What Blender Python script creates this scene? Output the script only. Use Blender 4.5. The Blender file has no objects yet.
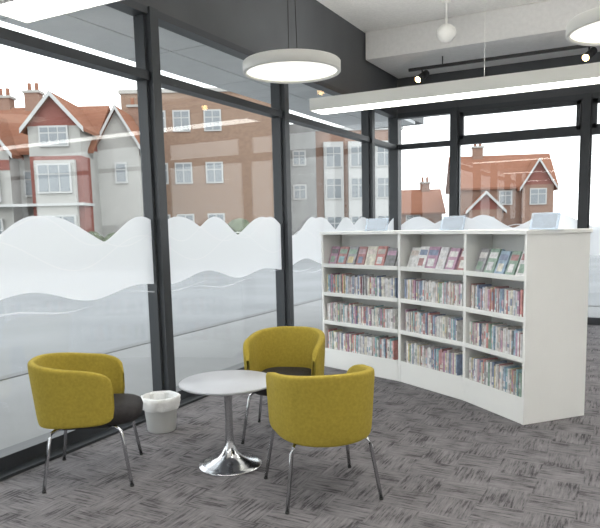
import bpy, math, random
from mathutils import Vector, Matrix
random.seed(7)
S=bpy.context.scene
try:
    S.view_settings.view_transform='Standard'
    S.view_settings.look='None'
except Exception as e: print(e)

# ---------------- materials ----------------
def mat(name,col,rough=0.6,metal=0.0,noise=None,bump=None,emit=None,spec=0.5):
    m=bpy.data.materials.new(name); m.use_nodes=True
    nt=m.node_tree; b=nt.nodes['Principled BSDF']
    b.inputs['Base Color'].default_value=(*col,1)
    b.inputs['Roughness'].default_value=rough
    b.inputs['Metallic'].default_value=metal
    b.inputs['Specular IOR Level'].default_value=spec
    tc=nt.nodes.new('ShaderNodeTexCoord')
    if noise:
        sc,amt=noise
        n=nt.nodes.new('ShaderNodeTexNoise'); n.inputs['Scale'].default_value=sc; n.inputs['Detail'].default_value=4
        r=nt.nodes.new('ShaderNodeValToRGB')
        r.color_ramp.elements[0].position=0.3; r.color_ramp.elements[1].position=0.7
        r.color_ramp.elements[0].color=(*[c*(1-amt) for c in col],1)
        r.color_ramp.elements[1].color=(*[min(1,c*(1+amt)) for c in col],1)
        nt.links.new(tc.outputs['Object'],n.inputs['Vector'])
        nt.links.new(n.outputs['Fac'],r.inputs['Fac']); nt.links.new(r.outputs['Color'],b.inputs['Base Color'])
    if bump:
        sc,st=bump
        n2=nt.nodes.new('ShaderNodeTexNoise'); n2.inputs['Scale'].default_value=sc
        bp=nt.nodes.new('ShaderNodeBump'); bp.inputs['Strength'].default_value=st; bp.inputs['Distance'].default_value=0.01
        nt.links.new(tc.outputs['Object'],n2.inputs['Vector']); nt.links.new(n2.outputs['Fac'],bp.inputs['Height'])
        nt.links.new(bp.outputs['Normal'],b.inputs['Normal'])
    if emit:
        b.inputs['Emission Color'].default_value=(*emit[0],1); b.inputs['Emission Strength'].default_value=emit[1]
    return m
def brickmat(name,c1,c2,mortar,scale=4.0):
    m=bpy.data.materials.new(name); m.use_nodes=True
    nt=m.node_tree; b=nt.nodes['Principled BSDF']; b.inputs['Roughness'].default_value=1.0
    b.inputs['Specular IOR Level'].default_value=0.0
    tc=nt.nodes.new('ShaderNodeTexCoord'); sp=nt.nodes.new('ShaderNodeSeparateXYZ'); cb=nt.nodes.new('ShaderNodeCombineXYZ')
    ad=nt.nodes.new('ShaderNodeMath'); ad.operation='ADD'
    nt.links.new(tc.outputs['Object'],sp.inputs[0]); nt.links.new(sp.outputs['X'],ad.inputs[0]); nt.links.new(sp.outputs['Y'],ad.inputs[1])
    nt.links.new(ad.outputs[0],cb.inputs['X']); nt.links.new(sp.outputs['Z'],cb.inputs['Y'])
    br=nt.nodes.new('ShaderNodeTexBrick'); br.inputs['Scale'].default_value=scale
    br.inputs['Color1'].default_value=(*c1,1); br.inputs['Color2'].default_value=(*c2,1); br.inputs['Mortar'].default_value=(*mortar,1)
    br.inputs['Mortar Size'].default_value=0.015
    nt.links.new(cb.outputs[0],br.inputs['Vector']); nt.links.new(br.outputs['Color'],b.inputs['Base Color'])
    return m
def glassmat(name,tint=(0.97,0.99,0.99),refl=0.05):
    m=bpy.data.materials.new(name); m.use_nodes=True; nt=m.node_tree; nt.nodes.clear()
    o=nt.nodes.new('ShaderNodeOutputMaterial'); t=nt.nodes.new('ShaderNodeBsdfTransparent'); g=nt.nodes.new('ShaderNodeBsdfGlossy')
    t.inputs[0].default_value=(*tint,1); g.inputs['Roughness'].default_value=0.02
    mx=nt.nodes.new('ShaderNodeMixShader'); mx.inputs[0].default_value=refl
    nt.links.new(t.outputs[0],mx.inputs[1]); nt.links.new(g.outputs[0],mx.inputs[2]); nt.links.new(mx.outputs[0],o.inputs[0])
    return m
def filmmat(name,op,col=(0.9,0.92,0.95)):
    m=bpy.data.materials.new(name); m.use_nodes=True; nt=m.node_tree; nt.nodes.clear()
    o=nt.nodes.new('ShaderNodeOutputMaterial'); t=nt.nodes.new('ShaderNodeBsdfTransparent')
    d=nt.nodes.new('ShaderNodeBsdfDiffuse'); l=nt.nodes.new('ShaderNodeBsdfTranslucent')
    d.inputs[0].default_value=(*col,1); l.inputs[0].default_value=(*col,1)
    a=nt.nodes.new('ShaderNodeMixShader'); a.inputs[0].default_value=0.55
    nt.links.new(d.outputs[0],a.inputs[1]); nt.links.new(l.outputs[0],a.inputs[2])
    mx=nt.nodes.new('ShaderNodeMixShader'); mx.inputs[0].default_value=op
    nt.links.new(t.outputs[0],mx.inputs[1]); nt.links.new(a.outputs[0],mx.inputs[2]); nt.links.new(mx.outputs[0],o.inputs[0])
    return m
def carpetmat():
    m=bpy.data.materials.new('carpet_tiles'); m.use_nodes=True; nt=m.node_tree; b=nt.nodes['Principled BSDF']
    b.inputs['Roughness'].default_value=0.95; b.inputs['Specular IOR Level'].default_value=0.15
    L=nt.links.new; N=nt.nodes.new
    tc=N('ShaderNodeTexCoord')
    def streak(sx,sy,seed):
        mp=N('ShaderNodeMapping'); mp.inputs['Scale'].default_value=(sx,sy,1); mp.inputs['Location'].default_value=(seed,seed*1.7,0)
        L(tc.outputs['Object'],mp.inputs['Vector'])
        n=N('ShaderNodeTexNoise'); n.inputs['Scale'].default_value=1; n.inputs['Detail'].default_value=5; n.inputs['Roughness'].default_value=0.72
        L(mp.outputs[0],n.inputs['Vector']); return n.outputs['Fac']
    a=streak(5,60,1.0); c=streak(60,5,5.0)
    ch=N('ShaderNodeTexChecker'); ch.inputs['Scale'].default_value=4.0; L(tc.outputs['Object'],ch.inputs['Vector'])
    mk=N('ShaderNodeMath'); mk.operation='MULTIPLY_ADD'; mk.inputs[1].default_value=0.76; mk.inputs[2].default_value=0.12; L(ch.outputs['Fac'],mk.inputs[0])
    mx=N('ShaderNodeMix'); mx.data_type='FLOAT'; L(mk.outputs[0],mx.inputs[0]); L(a,mx.inputs[2]); L(c,mx.inputs[3])
    n=N('ShaderNodeTexNoise'); n.inputs['Scale'].default_value=6.0; n.inputs['Detail'].default_value=3; L(tc.outputs['Object'],n.inputs['Vector'])
    ad=N('ShaderNodeMath'); ad.operation='MULTIPLY_ADD'; ad.inputs[1].default_value=0.38; L(n.outputs['Fac'],ad.inputs[0]); L(mx.outputs[0],ad.inputs[2])
    r=N('ShaderNodeValToRGB'); e=r.color_ramp.elements
    e[0].position=0.57; e[0].color=(0.062,0.060,0.063,1); e[1].position=0.83; e[1].color=(0.24,0.23,0.236,1)
    k=r.color_ramp.elements.new(0.66); k.color=(0.158,0.150,0.156,1)
    L(ad.outputs[0],r.inputs['Fac']); L(r.outputs['Color'],b.inputs['Base Color'])
    f=N('ShaderNodeTexNoise'); f.inputs['Scale'].default_value=250; L(tc.outputs['Object'],f.inputs['Vector'])
    bp=N('ShaderNodeBump'); bp.inputs['Strength'].default_value=0.4; bp.inputs['Distance'].default_value=0.004
    L(f.outputs['Fac'],bp.inputs['Height']); L(bp.outputs['Normal'],b.inputs['Normal'])
    return m

M_frame=mat('dark_frame_metal',(0.040,0.045,0.051),0.45,0.1)
M_fascia=mat('dark_fascia_paint',(0.08,0.085,0.09),0.6,noise=(2,0.1))
M_ceil=mat('ceiling_plaster',(0.86,0.85,0.82),0.9,noise=(30,0.05),bump=(60,0.5))
M_bulk=mat('bulkhead_plaster',(0.74,0.735,0.72),0.9,noise=(20,0.04),bump=(60,0.3))
M_wall=mat('wall_paint',(0.85,0.84,0.82),0.8,noise=(5,0.03))
M_white=mat('white_laminate',(0.87,0.88,0.86),0.4,noise=(3,0.015))
M_whitem=mat('white_metal',(0.84,0.84,0.8),0.4)
M_lamp=mat('lamp_diffuser',(0.9,0.9,0.88),0.5,emit=((1,0.98,0.93),10.0))
M_ceilfill=mat('added_ceiling_fill',(0.9,0.9,0.88),0.5,emit=((1,0.98,0.95),11.0))  # upward glow added to brighten the ceiling
M_ring=mat('ring_diffuser',(0.9,0.9,0.85),0.5,emit=((1,0.97,0.84),1.3))
M_black=mat('black_metal',(0.02,0.02,0.02),0.4)
M_warm=mat('warm_bulb',(1,0.8,0.5),0.5,emit=((1,0.62,0.25),25.0))
M_chrome=mat('chrome',(0.62,0.63,0.65),0.16,1.0)
M_yel=mat('mustard_fabric',(0.41,0.315,0.05),0.85,noise=(60,0.10),bump=(500,0.35),spec=0.2)
M_seat=mat('black_upholstery',(0.03,0.027,0.028),0.7,noise=(40,0.2),bump=(400,0.2),spec=0.3)
M_ttop=mat('table_laminate',(0.50,0.52,0.56),0.35,noise=(8,0.02))
M_bin=mat('bin_plastic',(0.6,0.61,0.6),0.35)
M_liner=mat('bin_liner',(0.8,0.81,0.81),0.3,bump=(25,1.0))
M_glass=glassmat('window_glass',refl=0.035)
M_acr=glassmat('clear_acrylic',(0.82,0.86,0.9),0.15)
M_film=filmmat('frosted_film',0.88,(0.84,0.86,0.885))
M_film2=filmmat('frosted_film_line',0.8,(0.97,0.98,1.0))
M_film3=filmmat('frosted_film_light',0.4)
M_paper=mat('paper',(0.5,0.52,0.56),0.7,noise=(30,0.15))
M_carpet=carpetmat()
M_ground=mat('asphalt_pale',(0.235,0.24,0.243),0.95,noise=(0.5,0.08),spec=0.1)
M_pave=mat('paving_pale',(0.27,0.27,0.268),0.95,noise=(1.5,0.05),spec=0.1)
M_kerb=mat('kerb_stone',(0.2,0.2,0.2),0.9,spec=0.1)
M_soffit=mat('soffit_panel',(0.65,0.66,0.67),0.7,noise=(3,0.05))
M_roof=brickmat('roof_tiles_red',(0.27,0.13,0.085),(0.235,0.112,0.075),(0.18,0.09,0.06),3)
M_tile=brickmat('hung_tiles_dark_red',(0.26,0.11,0.09),(0.22,0.09,0.075),(0.18,0.08,0.07),4)
M_brick=brickmat('brick_tan',(0.29,0.195,0.14),(0.235,0.155,0.115),(0.30,0.24,0.20),4)
M_brick2=brickmat('brick_red',(0.28,0.175,0.13),(0.24,0.145,0.11),(0.28,0.22,0.19),4)
M_render=mat('white_render',(0.38,0.372,0.35),0.9,noise=(2,0.06),spec=0.1)
M_grender=mat('grey_render',(0.26,0.26,0.255),0.9,noise=(1.2,0.15),spec=0.1)
M_wframe=mat('white_window_frame',(0.46,0.46,0.45),0.5,spec=0.1)
M_pane=mat('dark_pane',(0.2,0.22,0.235),0.15)
M_hedge=mat('hedge_leaves',(0.11,0.125,0.085),0.9,noise=(8,0.4),bump=(12,1.0),spec=0.1)

# ---------------- mesh builder ----------------
class B:
    def __init__(s,name): s.n=name; s.v=[]; s.f=[]; s.mi=[]; s.m=[]; s.sm=[]; s.M=Matrix.Identity(4)
    def mid(s,m):
        if m not in s.m: s.m.append(m)
        return s.m.index(m)
    def add(s,vs,fs,m,smooth=False):
        o=len(s.v); s.v+=[tuple(s.M@Vector(v)) for v in vs]; i=s.mid(m)
        for f in fs: s.f.append([o+k for k in f]); s.mi.append(i); s.sm.append(smooth)
    def box(s,x0,x1,y0,y1,z0,z1,m):
        vs=[(x,y,z) for z in(z0,z1) for y in(y0,y1) for x in(x0,x1)]
        s.add(vs,[(0,2,3,1),(4,5,7,6),(0,1,5,4),(2,6,7,3),(0,4,6,2),(1,3,7,5)],m)
    def prism(s,p,z0,z1,m):
        n=len(p)
        ar=sum(p[i][0]*p[(i+1)%n][1]-p[(i+1)%n][0]*p[i][1] for i in range(n))
        if ar<0: p=p[::-1]
        vs=[(a,b,z0) for a,b in p]+[(a,b,z1) for a,b in p]
        fs=[tuple(range(n))[::-1],tuple(range(n,2*n))]+[(i,(i+1)%n,n+(i+1)%n,n+i) for i in range(n)]
        s.add(vs,fs,m)
    def lathe(s,prof,c,m,n=48,smooth=True,wob=None):
        vs=[];fs=[]
        for j,(r,z) in enumerate(prof):
            for i in range(n):
                a=2*math.pi*i/n; rr=r*(1+(wob(a,j) if wob else 0)); vs.append((c[0]+rr*math.cos(a),c[1]+rr*math.sin(a),c[2]+z))
        for j in range(len(prof)-1):
            for i in range(n):
                k=(i+1)%n; fs.append((j*n+i,j*n+k,(j+1)*n+k,(j+1)*n+i))
        s.add(vs,fs,m,smooth)
    def tube(s,pts,r,m,n=10):
        pts=[Vector(p) for p in pts]; vs=[];fs=[]
        for i,p in enumerate(pts):
            d=(pts[min(i+1,len(pts)-1)]-pts[max(i-1,0)]).normalized()
            u=d.cross(Vector((0,0,1)) if abs(d.z)<0.9 else Vector((1,0,0))).normalized(); w=d.cross(u)
            for k in range(n):
                a=2*math.pi*k/n; vs.append(p+u*math.cos(a)*r+w*math.sin(a)*r)
        L=len(pts)
        for i in range(L-1):
            for k in range(n):
                q=(k+1)%n; fs.append((i*n+k,i*n+q,(i+1)*n+q,(i+1)*n+k))
        fs.append(tuple(range(n))[::-1]); fs.append(tuple(range((L-1)*n,L*n)))
        s.add(vs,fs,m,True)
    def done(s,bevel=0,parent=None,loc=None,rot=None):
        me=bpy.data.meshes.new(s.n); me.from_pydata(s.v,[],s.f)
        for m in s.m: me.materials.append(m)
        for p,i,q in zip(me.polygons,s.mi,s.sm): p.material_index=i; p.use_smooth=q
        me.update(); o=bpy.data.objects.new(s.n,me); S.collection.objects.link(o)
        if bevel:
            b=o.modifiers.new('bevel','BEVEL'); b.width=bevel; b.segments=2; b.limit_method='ANGLE'
        if parent: o.parent=parent
        if loc: o.location=loc
        if rot is not None: o.rotation_euler=(0,0,rot)
        return o
def empty(name,loc,rot=0):
    e=bpy.data.objects.new(name,None); e.location=loc; e.rotation_euler=(0,0,rot); e.empty_display_size=0.2; S.collection.objects.link(e); return e

# ---------------- room ----------------
XL=-3.7; XR=6.0; YB=-4.0; YF=10.5; H=4.32
b=B('floor'); b.box(XL-0.1,XR,YB,YF+0.1,-0.1,0,M_carpet); b.done()
b=B('ceiling'); b.box(XL-0.1,XR+.1,YB-.1,YF+0.1,H,H+0.15,M_ceil); b.done()
b=B('ceiling_bulkhead'); b.box(XL+0.08,XR,9.0,YF-.08,3.93,H,M_bulk); b.done(0.01)
b=B('wall_right'); b.box(XR,XR+0.1,YB,YF+.1,0,H,M_wall); b.done()
b=B('wall_rear'); b.box(XL-.1,XR+.1,YB-0.1,YB,0,H,M_wall); b.done()
b=B('wall_left')   # dark fascia over glazing
b.box(XL-0.12,XL+0.06,YB,YF+0.12,3.38,H,M_fascia); b.done()
b=B('wall_back')
b.box(XL+0.06,XR,YF-0.06,YF+0.12,3.38,H,M_fascia); b.done()
# glazing frames
ym=[-4.0,-1.95,0.15,2.25,4.36,6.60,9.3,10.5]
b=B('window_1')
b.box(XL-0.08,XL+0.06,YB,YF-.06,0,0.11,M_frame)
b.box(XL+0.06,XL+0.16,YB,YF-.06,0,0.02,M_frame)
b.box(XL-0.07,XL+0.05,YB,YF-.06,2.80,2.87,M_frame)
b.box(XL-0.08,XL+0.06,YB,YF-.06,3.32,3.38,M_frame)
for i,y in enumerate(ym[:-1]):
    b.box(XL-0.1,XL+0.08,y-0.05,y+0.05,0.0,3.38,M_frame)
    if i>0: b.box(XL-0.05,XL+0.03,y-0.08,y+0.08,0.0,3.38,M_frame)
b.box(XL-0.02,XL-0.005,YB,YF,0.1,3.34,M_glass)
b.done()
xm=[-3.7,-2.69,-0.76,1.2,3.2,5.2]
b=B('window_2')
b.box(XL+.06,XR,YF-0.06,YF+0.08,0,0.11,M_frame)
b.box(XL+.06,XR,YF-0.05,YF+0.07,2.80,2.88,M_frame)
b.box(XL+.06,XR,YF-0.06,YF+0.08,3.30,3.38,M_frame)
b.box(XL-0.1,XL+0.07,YF-0.07,YF+0.1,0,3.38,M_frame)
for x in xm[1:]:
    b.box(x-0.055,x+0.055,YF-0.09,YF+0.1,0,3.38,M_frame)
    b.box(x-0.08,x+0.08,YF-0.03,YF+0.05,0,3.38,M_frame)
for i in (1,2):   # opening vents
    x0,x1=xm[i]+.08,xm[i+1]-.08
    for a in ((x0,x1,2.88,2.94),(x0,x1,3.24,3.30),(x0,x0+.06,2.88,3.3),(x1-.06,x1,2.88,3.3)):
        b.box(a[0],a[1],YF-0.05,YF+0.03,a[2],a[3],M_frame)
b.box(XL,XR,YF+0.0,YF+0.015,0.1,3.34,M_glass)
b.done()
# frosted wave film
def film(name,mp,t0,t1):
    b=B(name)
    n=int((t1-t0)/0.02)
    def strip(f0,f1,m,off):
        vs=[];fs=[]
        for i in range(n+1):
            t=t0+(t1-t0)*i/n; a=f0(t); c=max(a,f1(t))
            vs+= [mp(t,a,off),mp(t,c,off)]
        for i in range(n):
            if vs[2*i]!=vs[2*i+1] or vs[2*i+2]!=vs[2*i+3]: fs.append((2*i,2*i+1,2*i+3,2*i+2))
        b.add(vs,fs,m)
    h1=lambda t:1.56+0.12*math.sin(t*4.3+.4)
    h2=lambda t:1.57+0.11*math.sin(t*5.9+2.2)
    top=lambda t:max(h1(t),h2(t))
    bot=lambda t:1.10+0.035*math.sin(t*6.1+2)+0.03*math.sin(t*2.9)
    strip(bot,top,M_film,0)
    g=.005
    for k,h in enumerate((lambda t:min(h1(t),h2(t)),lambda t:h1(t+.5)-.16)):
        strip(lambda t:h(t)-g,lambda t:h(t)+g,M_film2,.001*(k+1))
    for k,(z,am,fr,ph) in enumerate(((1.04,.03,5,1),(1.0,.025,6.2,3))):
        c=lambda t,z=z,am=am,fr=fr,ph=ph:z+am*math.sin(t*fr+ph)
        th=lambda t,ph=ph:.014*math.sin(t*2.7+ph*2)
        strip(lambda t:c(t),lambda t:c(t)+max(0,th(t)),M_film3,0)
    return b.done()
film('window_film_left',lambda t,z,o:(XL+0.002+o,t,z),YB,YF-.1)
film('window_film_back',lambda t,z,o:(t,YF-0.006-o,z),XL+.1,XR)

# ---------------- lights ----------------
def linear_light(x0,x1,y,z):
    b=B('linear_pendant_light')
    w=.16; h=.13
    b.box(x0,x1,y-w,y-w+.012,z-h/2,z+h/2,M_whitem); b.box(x0,x1,y+w-.012,y+w,z-h/2,z+h/2,M_whitem)
    b.box(x0,x0+.012,y-w+.012,y+w-.012,z-h/2,z+h/2,M_whitem); b.box(x1-.012,x1,y-w+.012,y+w-.012,z-h/2,z+h/2,M_whitem)
    b.box(x0+.012,x1-.012,y-w+.012,y+w-.012,z-h/2+.006,z-h/2+.02,M_lamp)
    b.box(x0+.012,x1-.012,y-w+.012,y+w-.012,z+h/2-.02,z+h/2-.006,M_ceilfill)  # glowing top face, added as ceiling fill
    x=x0+1.9
    while x<x1:
        b.tube([(x,y-w+.006,z+h/2),(x,y-w+.006,H)],.002,M_whitem,5); x+=2.4
    b.done()
linear_light(-3.30,5.0,6.70,2.90)
linear_light(-3.42,5.0,2.75,2.92)
linear_light(-3.42,5.0,-1.3,2.92)  # unseen fitting behind the camera, added to light the interior
def ring_light(x,y,z,R=.45):
    b=B('round_pendant_light')
    b.lathe([(0.001,.05),(R-.01,.05),(R,.04),(R,-.045),(R-.005,-.05),(R-.03,-.05),(R-.03,-.03)],(x,y,z),M_whitem,64)
    b.lathe([(R-.03,-.03),(0.001,-.034)],(x,y,z),M_ring,64)
    for a in (0.5,2.6,4.7):
        b.tube([(x+R*.12*math.cos(a),y+R*.12*math.sin(a),z+.05),(x+.03*math.cos(a),y+.03*math.sin(a),H-.03)],.003,M_black,6)
    b.lathe([(0.001,-.04),(.07,-.04),(.07,0)],(x,y,H),M_whitem,24)
    b.done()
ring_light(-2.9,5.4,3.02)
ring_light(-.15,5.85,3.08)
ring_light(2.6,6.0,3.08)
ring_light(1.5,1.0,3.08)  # unseen pendant beside the camera, added for extra room light
# track spotlights
b=B('track_spotlight')
ty=9.4; tz=3.80
b.box(-3.1,3.0,ty-.02,ty+.02,tz-.02,tz+.02,M_black)
for x in (-2.6,-.5,1.6): b.tube([(x,ty,tz+.02),(x,ty,3.93)],.008,M_black,6)
for x in (-2.9,-.68):
    b.tube([(x,ty,tz-.02),(x,ty,tz-.1)],.012,M_black,8)
    b.tube([(x+.05,ty+.06,tz-.06),(x-.03,ty-.1,tz-.17)],.05,M_black,20)
    b.tube([(x-.03,ty-.1,tz-.17),(x-.032,ty-.105,tz-.174)],.042,M_warm,20)
b.done()
b=B('ceiling_speaker')
x,y,z=-2.25,8.3,3.93
b.lathe([(.001,-.12),(.07,-.1),(.115,-.05),(.125,0),(.11,.05),(.06,.09),(.015,.1),(.012,.39)],(x,y,z),M_whitem,32)
b.lathe([(.012,.35),(.05,.36),(.05,.39)],(x,y,z),M_whitem,24)
b.done()

# ---------------- bookcase ----------------
P=[Vector((-.745,5.04)),Vector((-1.33,5.55)),Vector((-2.08,6.0)),Vector((-3.10,6.36))]
D=.61
dirs=[(P[i+1]-P[i]).normalized() for i in range(3)]
nor=[Vector((d.y,-d.x)) for d in dirs]
nor=[n if n.y>0 else -n for n in nor]
vn=[nor[0],(nor[0]+nor[1]).normalized(),(nor[1]+nor[2]).normalized(),nor[2]]
Q=[P[i]+vn[i]*D for i in range(4)]
b=B('curved_bookcase')
T=.028; HB=1.5
SH=[.20,.515,.83,1.145]
def lerp(a,c,t): return a+(c-a)*t
for i in range(4):
    if i==0: a,c=P[0],Q[0]; d=dirs[0]*T; b.prism([tuple(a),tuple(c),tuple(c+d),tuple(a+d)],0,HB-.03,M_white)
    elif i==3: a,c=P[3],Q[3]; d=-dirs[2]*T; b.prism([tuple(a),tuple(c),tuple(c+d),tuple(a+d)],0,HB-.03,M_white)
    else:
        d=(dirs[i-1]+dirs[i]).normalized()*T*.6; a,c=P[i],Q[i]
        b.prism([tuple(a-d),tuple(a+d),tuple(c+d),tuple(c-d)],0,HB-.03,M_white)
for i in range(3):
    p0,p1,q0,q1=P[i],P[i+1],Q[i],Q[i+1]
    e0=lerp(p0,p1,.02);e1=lerp(p1,p0,.02); g0=lerp(q0,q1,.02); g1=lerp(q1,q0,.02)
    n=nor[i]
    for z in SH:
        b.prism([tuple(e0+n*.006),tuple(e1+n*.006),tuple(g1-n*.006),tuple(g0-n*.006)],z-.025,z,M_white)
        b.prism([tuple(e0+n*.001),tuple(e1+n*.001),tuple(e1+n*.008),tuple(e0+n*.008)],z-.03,z+.012,M_white)
    m0=lerp(e0,g0,.5);m1=lerp(e1,g1,.5)
    b.prism([tuple(m0-n*.01),tuple(m1-n*.01),tuple(m1+n*.01),tuple(m0+n*.01)],.1,HB-.03,M_white)
    b.prism([tuple(e0+n*.004),tuple(e1+n*.004),tuple(e1+n*.03),tuple(e0+n*.03)],0,.18,M_white)
    b.prism([tuple(g0-n*.012),tuple(g1-n*.012),tuple(g1-n*.03),tuple(g0-n*.03)],0,.18,M_white)
off=.012
Pt=[P[0]-dirs[0]*off-vn[0]*off]+[P[i]-vn[i]*off for i in (1,2)]+[P[3]+dirs[2]*off-vn[3]*off]
Qt=[Q[0]-dirs[0]*off+vn[0]*off]+[Q[i]+vn[i]*off for i in (1,2)]+[Q[3]+dirs[2]*off+vn[3]*off]
for i in range(3):
    b.prism([tuple(Pt[i]),tuple(Pt[i+1]),tuple(Qt[i+1]),tuple(Qt[i])],HB-.03,HB,M_white)
b.done(0.002)
# books
cols=[(.75,.74,.7),(.7,.7,.72),(.05,.05,.06),(.35,.06,.06),(.55,.12,.1),(.08,.15,.32),(.2,.35,.5),(.6,.5,.2),(.15,.3,.2),(.5,.3,.35),(.7,.6,.55),(.25,.25,.28),(.75,.72,.6),(.4,.15,.3),(.15,.4,.45),(.6,.6,.62),(.8,.8,.8),(.45,.4,.35),(.75,.75,.75),(.7,.68,.66)]
BM=[mat('book_cover_%d'%i,tuple(.2+.72*x for x in c),.45,noise=(25,.25)) for i,c in enumerate(cols)]
bk=B('books')
def basis(o,u,n):
    return Matrix(((u.x,n.x,0,o.x),(u.y,n.y,0,o.y),(0,0,1,0),(0,0,0,1)))
for side in (0,1):
  for i in range(3):
    if side==0: o,e,n=P[i+1],P[i],nor[i]
    else: o,e,n=Q[i],Q[i+1],-nor[i]
    u=(e-o).normalized(); W=(e-o).length
    for r,z in enumerate(SH):
        bk.M=basis(o,u,n)
        if r<3:
            x=.045+random.random()*.02
            end=W-.045-(random.random()*.06)
            while x<end-.02:
                w=random.uniform(.011,.024); h=random.choice([.195,.2,.2,.202,.205,.215,.185])+random.uniform(-.003,.003); d0=random.uniform(.02,.035)
                m=random.choice(BM)
                bk.box(x,x+w-.0012,d0,d0+.135,z+.001,z+h,m)
                if random.random()<.7:
                    z1=z+random.uniform(.03,.1); bk.box(x+.0015,x+w-.003,d0-.0008,d0+.001,z1,z1+random.uniform(.02,.07),random.choice(BM))
                if random.random()<.5:
                    bk.box(x+.001,x+w-.0025,d0-.0008,d0+.001,z+.005,z+.025,BM[random.choice([0,1,16])])
                x+=w
        else:
            x=.05
            while x<W-.15:
                w=random.uniform(.10,.135); h=random.uniform(.19,.215)
                rx=Matrix.Rotation(math.radians(-22),4,'X'); rz=Matrix.Rotation(random.uniform(-.15,.15),4,'Z')
                bk.M=basis(o,u,n)@Matrix.Translation((x,.055,z+.004))@rz@rx
                m=random.choice(BM); bk.box(0,w,0,.02,0,h,m)
                bk.box(.01,w-.01,-.001,.001,h*.6,h*.85,random.choice(BM)); bk.box(.02,w-.03,-.001,.001,h*.1,h*.45,random.choice(BM))
                bk.box(.004,w+.004,.022,.045,0,h+.006,random.choice(BM))
                x+=w+random.uniform(.006,.02)
bk.done()
# acrylic sign holders on top
for t,i in ((.45,2),(.45,1),(.12,0)):
    o=lerp(P[i],P[i+1],t)+nor[i]*.2; u=-dirs[i]; n=nor[i]
    e=B('acrylic_sign_holder'); e.M=basis(o,u,n)@Matrix.Translation((0,0,HB))
    e.box(-.15,.15,0,.09,0.001,.005,M_acr)
    e.M=e.M@Matrix.Translation((0,.02,.005))@Matrix.Rotation(math.radians(-12),4,'X')
    e.box(-.15,.15,0,.004,0,.13,M_acr); e.box(-.13,.13,.005,.007,.01,.12,M_paper); e.box(-.15,.15,.008,.012,0,.13,M_acr)
    e.done()

# ---------------- chairs ----------------
def chair(loc,ang):
    # local: facing +X ; back toward -X
    root=empty('tub_chair',(loc[0],loc[1],0),ang)
    b=B('backrest_shell')
    nphi=80; nc=28; pm=math.radians(126)
    vs=[];fs=[]
    for i in range(nphi+1):
        s=-1+2*i/nphi; s=max(-.9995,min(.9995,s)); ph=s*pm
        k=(1-abs(s)**12)**(1/5)
        zt=.775-.075*(abs(s)**2.2); zb=.365+.03*abs(s)
        zc=(zt+zb)/2; hh=(zt-zb)/2*k
        th=.026*min(1,k*1.3)
        ca,sa=math.cos(ph),math.sin(ph)
        e=2/2.5
        ex=-abs(ca)**e*math.copysign(1,ca); ey=abs(sa)**e*math.copysign(1,sa)
        for j in range(nc):
            a=2*math.pi*j/nc; q=2/5
            cx=abs(math.cos(a))**q*math.copysign(1,math.cos(a)); cz=abs(math.sin(a))**(2/9)*math.copysign(1,math.sin(a))
            z=zc+hh*cz
            lean=.04*((z-.38)/.4)
            if ex<=0: x=ex*(.285+lean+cx*th); y=ey*(.255+lean*.5+cx*th)
            else: x=ex*(.29+cx*th*.3); y=ey*(.255+lean*.5+cx*th)+ (0 if ey==0 else math.copysign(.03*ex,ey))
            vs.append((x,y,z))
    for i in range(nphi):
        for j in range(nc):
            q=(j+1)%nc; fs.append((i*nc+j,i*nc+q,(i+1)*nc+q,(i+1)*nc+j))
    fs.append(tuple(range(nc))); fs.append(tuple(range(nphi*nc,(nphi+1)*nc))[::-1])
    b.add(vs,fs,M_yel,True); b.done(parent=root)
    b=B('seat_cushion'); vs=[];fs=[]; n=64
    prof=[(0.0,.480),(.6,.479),(.88,.471),(.97,.455),(1,.43),(.985,.39),(.93,.372),(0.0,.37)]
    for (r,z) in prof:
        for i in range(n):
            a=2*math.pi*i/n; ca,sa=math.cos(a),math.sin(a); q=2/3.4
            vs.append((.045+.285*max(r,.001)*abs(ca)**q*math.copysign(1,ca), .222*max(r,.001)*abs(sa)**q*math.copysign(1,sa), z))
    for j in range(len(prof)-1):
        for i in range(n):
            k=(i+1)%n; fs.append((j*n+i,(j+1)*n+i,(j+1)*n+k,j*n+k))
    b.add(vs,fs,M_seat,True); b.done(parent=root)
    b=B('legs')
    for sx,sy in ((1,1),(1,-1),(-1,1),(-1,-1)):
        x0=.22 if sx>0 else -.2
        b.tube([(x0*.6,sy*.15,.362),(x0*.85,sy*.205,.362),(x0*.97,sy*.225,.35),(x0*1.02,sy*.235,.32),(x0*1.24,sy*.28,.006)],.011,M_chrome,12)
        b.lathe([(.001,0),(.013,0),(.013,.012),(.001,.012)],(x0*1.24,sy*.28,0),M_black,12)
    b.box(-.15,.17,-.16,.16,.345,.372,M_black)
    b.done(parent=root)
chair((-3.10,2.91),math.radians(36))
chair((-1.63,3.29),math.radians(134))
chair((-2.33,4.13),math.radians(-72))

# table
root=empty('round_side_table',(-2.36,3.40,0))
b=B('table_top'); b.lathe([(.001,.555),(.308,.555),(.315,.561),(.315,.569),(.308,.575),(.001,.575)],(0,0,0),M_ttop,72); b.done(parent=root)
b=B('pedestal')
b.lathe([(.001,0),(.208,0),(.212,.004),(.208,.010),(.18,.018),(.13,.032),(.085,.055),(.052,.09),(.034,.14),(.027,.2),(.025,.3),(.026,.43),(.034,.50),(.055,.535),(.09,.555)],(0,0,0),M_chrome,64); b.done(parent=root)
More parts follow.
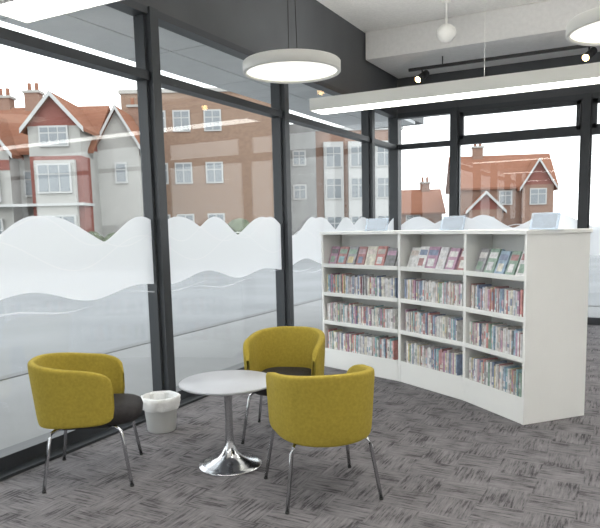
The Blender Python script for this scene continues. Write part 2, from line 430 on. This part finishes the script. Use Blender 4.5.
# bin
root=empty('waste_bin',(-3.28,3.80,0))
b=B('bucket'); b.lathe([(.001,0.0),(.105,0),(.11,.01),(.135,.26),(.14,.265),(.132,.262),(.106,.02),(.001,.015)],(0,0,0),M_bin,40); b.done(parent=root)
b=B('liner'); w=lambda a,j:.03*math.sin(7*a+j)+.02*math.sin(13*a+2*j)
b.lathe([(.11,.08),(.128,.25),(.138,.28),(.151,.272),(.151,.24),(.147,.2),(.141,.18)],(0,0,0),M_liner,60,True,w); b.done(parent=root)

# ---------------- exterior ----------------
b=B('ground'); b.box(-90,90,-40,120,-.4,-.12,M_ground); b.done()
b=B('pavement'); b.box(XL-2.4,XL-.12,YB,YF+2.4,-.12,-.03,M_pave); b.box(XL-2.55,XL-2.4,YB,YF+2.55,-.12,-.02,M_kerb)
b.box(XL-.12,12,YF+.12,YF+2.4,-.12,-.03,M_pave); b.box(XL-2.4,12,YF+2.4,YF+2.55,-.12,-.02,M_kerb); b.done()
b=B('exterior_canopy'); 
for k in range(10):
    y=-4+k*1.6
    b.box(XL-1.35,XL-.75,y,y+1.58,3.42,3.48,M_soffit); b.box(XL-.73,XL-.13,y,y+1.58,3.42,3.48,M_soffit)
b.box(XL-1.4,XL-.12,YB,YF+2,3.481,3.7,M_frame)
b.done()
A28=math.radians(28)
def window(b,x,z,w,h,y,nx=2):
    b.box(x-w/2,x+w/2,y-.06,y+.05,z-h/2,z+h/2,M_wframe)
    pw=(w-.1)/nx
    for i in range(nx):
        xx=x-w/2+.05+i*pw
        b.box(xx+.03,xx+pw-.03,y-.075,y-.05,z-h/2+.08,z+h*.12,M_pane); b.box(xx+.03,xx+pw-.03,y-.075,y-.05,z+h*.12+.06,z+h/2-.08,M_pane)
def gable(b,x0,x1,y0,y1,ze,zr,mw,mr,axis='y',ov=.25):
    if axis=='y':
        xc=(x0+x1)/2
        b.add([(x0,y0,ze),(x1,y0,ze),(xc,y0,zr),(x0,y1,ze),(x1,y1,ze),(xc,y1,zr)],[(0,1,2),(3,5,4)],mw)
        sl=(zr-ze)/(xc-x0)
        for sx,xe in ((-1,x0-ov),(1,x1+ov)):
            za=ze-ov*sl
            vs=[(xe,y0-ov,za),(xc,y0-ov,zr),(xc,y1+ov,zr),(xe,y1+ov,za)]
            vs+= [(v[0],v[1],v[2]+.15) for v in vs]
            b.add(vs,[(0,1,2,3),(4,7,6,5),(0,4,5,1),(2,6,7,3),(0,3,7,4),(1,5,6,2)],mr)
            vs=[(xe,y0-ov-.04,za-.05),(xc,y0-ov-.04,zr-.05),(xc,y0-ov-.04,zr+.17),(xe,y0-ov-.04,za+.17)]
            vs+=[(v[0],v[1]+.05,v[2]) for v in vs]
            b.add(vs,[(0,1,2,3),(4,7,6,5),(0,4,5,1),(2,6,7,3)],M_wframe)
    else:
        yc=(y0+y1)/2
        b.add([(x0,y0,ze),(x0,y1,ze),(x0,yc,zr),(x1,y0,ze),(x1,y1,ze),(x1,yc,zr)],[(0,2,1),(3,4,5)],mw)
        sl=(zr-ze)/(yc-y0)
        for ye in (y0-ov,y1+ov):
            za=ze-ov*sl
            vs=[(x0-ov,ye,za),(x1+ov,ye,za),(x1+ov,yc,zr),(x0-ov,yc,zr)]
            vs+=[(v[0],v[1],v[2]+.15) for v in vs]
            b.add(vs,[(0,1,2,3),(4,7,6,5),(0,4,5,1),(2,6,7,3),(0,3,7,4),(1,5,6,2)],mr)
def chimney(b,x,y,z0,z1,m=None):
    m=m or M_brick2
    b.box(x-.35,x+.35,y-.3,y+.3,z0,z1,m); b.box(x-.42,x+.42,y-.37,y+.37,z1,z1+.12,M_render)
    for d in (-.18,.18): b.lathe([(.1,0),(.09,.4),(.001,.4)],(x+d,y,z1+.12),M_roof,10)
# white Edwardian house
b=B('edwardian_house')
b.box(-9,1.4,0,5.5,-.2,5.3,M_render); gable(b,-9,1.4,0,5.5,5.3,7.6,M_tile,M_roof,'x')
b.box(1.4,3.4,1.2,5.5,-.2,5.6,M_render); gable(b,1.4,3.4,1.2,5.5,5.6,7.3,M_render,M_roof,'y')
b.box(-.9,1.4,-1.2,0,-.2,4.9,M_tile); b.box(-.9,1.4,-1.2,.5,4.9,6.2,M_render); gable(b,-.9,1.4,-1.2,3,6.2,7.5,M_tile,M_roof,'y')
b.box(-4.4,-1.9,-1,0,-.2,5.2,M_render); gable(b,-4.4,-1.9,-1,3,5.2,6.9,M_tile,M_roof,'y')
window(b,.25,5.75,1.3,.9,-1.25,3)
b.box(-.65,1.15,-1.45,-1.2,0,4.7,M_render); window(b,.25,3.9,1.5,1.3,-1.5,3); window(b,.25,1.5,1.7,1.6,-1.5,3)
window(b,-3.15,5.4,1.0,.9,-1.05,2); window(b,-3.15,3.6,1.6,1.3,-1.1,3); window(b,-3.15,1.5,1.6,1.4,-1.1,3)
window(b,-6.5,4.1,1.4,1.3,-.05,3); window(b,-1.4,3.8,.6,1.2,-.05,1)
b.box(-9,1.5,-1.55,0,2.7,2.82,M_wframe); b.box(-4.4,-1.9,-1.03,-.98,4.35,4.8,M_tile)
window(b,2.5,4.3,.6,1.0,1.15,1)
chimney(b,-2.1,2.8,7,8.4); chimney(b,-3.6,2.9,7,8.2); chimney(b,2.6,4.4,6.2,7.9); chimney(b,-7,3,7,8.5)
b.done(loc=(-23.9,21.6,0),rot=A28)
# brick apartment block
b=B('brick_apartment_block')
b.box(-4.4,4.4,0,4,-.2,8.9,M_brick); b.box(-4.5,4.5,-.1,4.1,8.9,9.1,M_render)
for z in (1.8,4.6,7.4):
    for x,w in ((-3.55,.8),(-2.3,.6),(-1.15,.95),(.55,.95),):
        window(b,x,z,w,1.15,0,2 if w>.7 else 1)
b.done(loc=(-21.4,29.4,0),rot=A28)
b=B('brick_townhouse')
b.box(-2.4,-.3,-1,4,-.2,7.6,M_grender)
b.box(-.3,5,0,4,-.2,7.3,M_brick2); b.box(-.4,5.1,-.1,4.1,7.3,7.5,M_wframe)
for x in (.8,2.3,3.9):
    b.box(x-.6,x+.6,-.4,0,-.2,6.6,M_wframe)
    for z in (1.5,3.8,5.7): window(b,x,z,1.0,1.3,-.4,2)
for z in (3.6,5.6): window(b,-1.3,z,.8,.9,-1,2)
b.done(loc=(-17.6,36.2,0),rot=A28)
b=B('gabled_brick_house')
b.box(-3.4,3.2,0,5,-.2,4.0,M_brick2); gable(b,-3.4,3.2,0,5,4.0,6.2,M_brick2,M_roof,'x')
b.box(-2.6,-.4,-1.2,0,-.2,2.4,M_brick2); gable(b,-2.6,-.4,-1.2,2,2.4,3.5,M_tile,M_roof,'y')
b.box(1.0,3.0,-.8,0,-.2,4.0,M_brick2); gable(b,1.0,3.0,-.8,3,4.0,5.6,M_tile,M_roof,'y')
window(b,2.0,3.2,1.1,1.1,-.82,2); window(b,0,3.2,.9,1.0,-.02,2); window(b,-1.5,1.4,1.2,1.0,-1.22,3)
chimney(b,-1.6,2.5,5.7,6.9)
b.done(loc=(-8.4,46.6,0),rot=math.radians(20))
b=B('gabled_brick_house')
b.box(-2.4,2.2,0,5,-.2,2.4,M_brick2); gable(b,-2.4,2.2,0,5,2.4,4.1,M_brick2,M_roof,'x')
window(b,0,1.7,1.1,1.1,-.02,2); chimney(b,1.2,2.5,3.8,4.7)
b.done(loc=(-15.5,48,0),rot=math.radians(24))
b=B('garden_hedge')
for k in range(24):
    x=-5+k*.55+random.uniform(-.2,.2); r=random.uniform(.4,.85)
    b.lathe([(.01,-r*.2),(r,0),(r*1.05,r*.8),(r*.8,r*1.5),(r*.4,r*1.9),(.01,r*2)],(x,random.uniform(-.3,.3),.1+random.uniform(0,.3)),M_hedge,12,True,lambda a,j:.1*math.sin(5*a+j+k))
b.done(loc=(-20.8,20.2,0),rot=A28)

# ---------------- world ----------------
w=bpy.data.worlds.new('sky'); S.world=w; w.use_nodes=True; nt=w.node_tree
bg=nt.nodes['Background']; bg.inputs['Strength'].default_value=2.8
tc=nt.nodes.new('ShaderNodeTexCoord'); sp=nt.nodes.new('ShaderNodeSeparateXYZ'); r=nt.nodes.new('ShaderNodeValToRGB')
r.color_ramp.elements[0].color=(1,1,1,1); r.color_ramp.elements[1].color=(0.9,0.94,1,1)
nt.links.new(tc.outputs['Generated'],sp.inputs[0]); nt.links.new(sp.outputs['Z'],r.inputs['Fac']); nt.links.new(r.outputs['Color'],bg.inputs['Color'])

# ---------------- camera ----------------
cam=bpy.data.cameras.new('camera'); co=bpy.data.objects.new('camera',cam); S.collection.objects.link(co); S.camera=co
f=640.0
cam.sensor_width=36; cam.lens=f/600*36; cam.shift_y=44/600; cam.clip_end=400
yaw=math.radians(28); pitch=math.radians(7.3); roll=math.radians(1.3)
R=Matrix.Rotation(yaw,4,'Z')@Matrix.Rotation(math.pi/2-pitch,4,'X')@Matrix.Rotation(-roll,4,'Z')
co.matrix_world=Matrix.Translation((0,0,1.57))@R
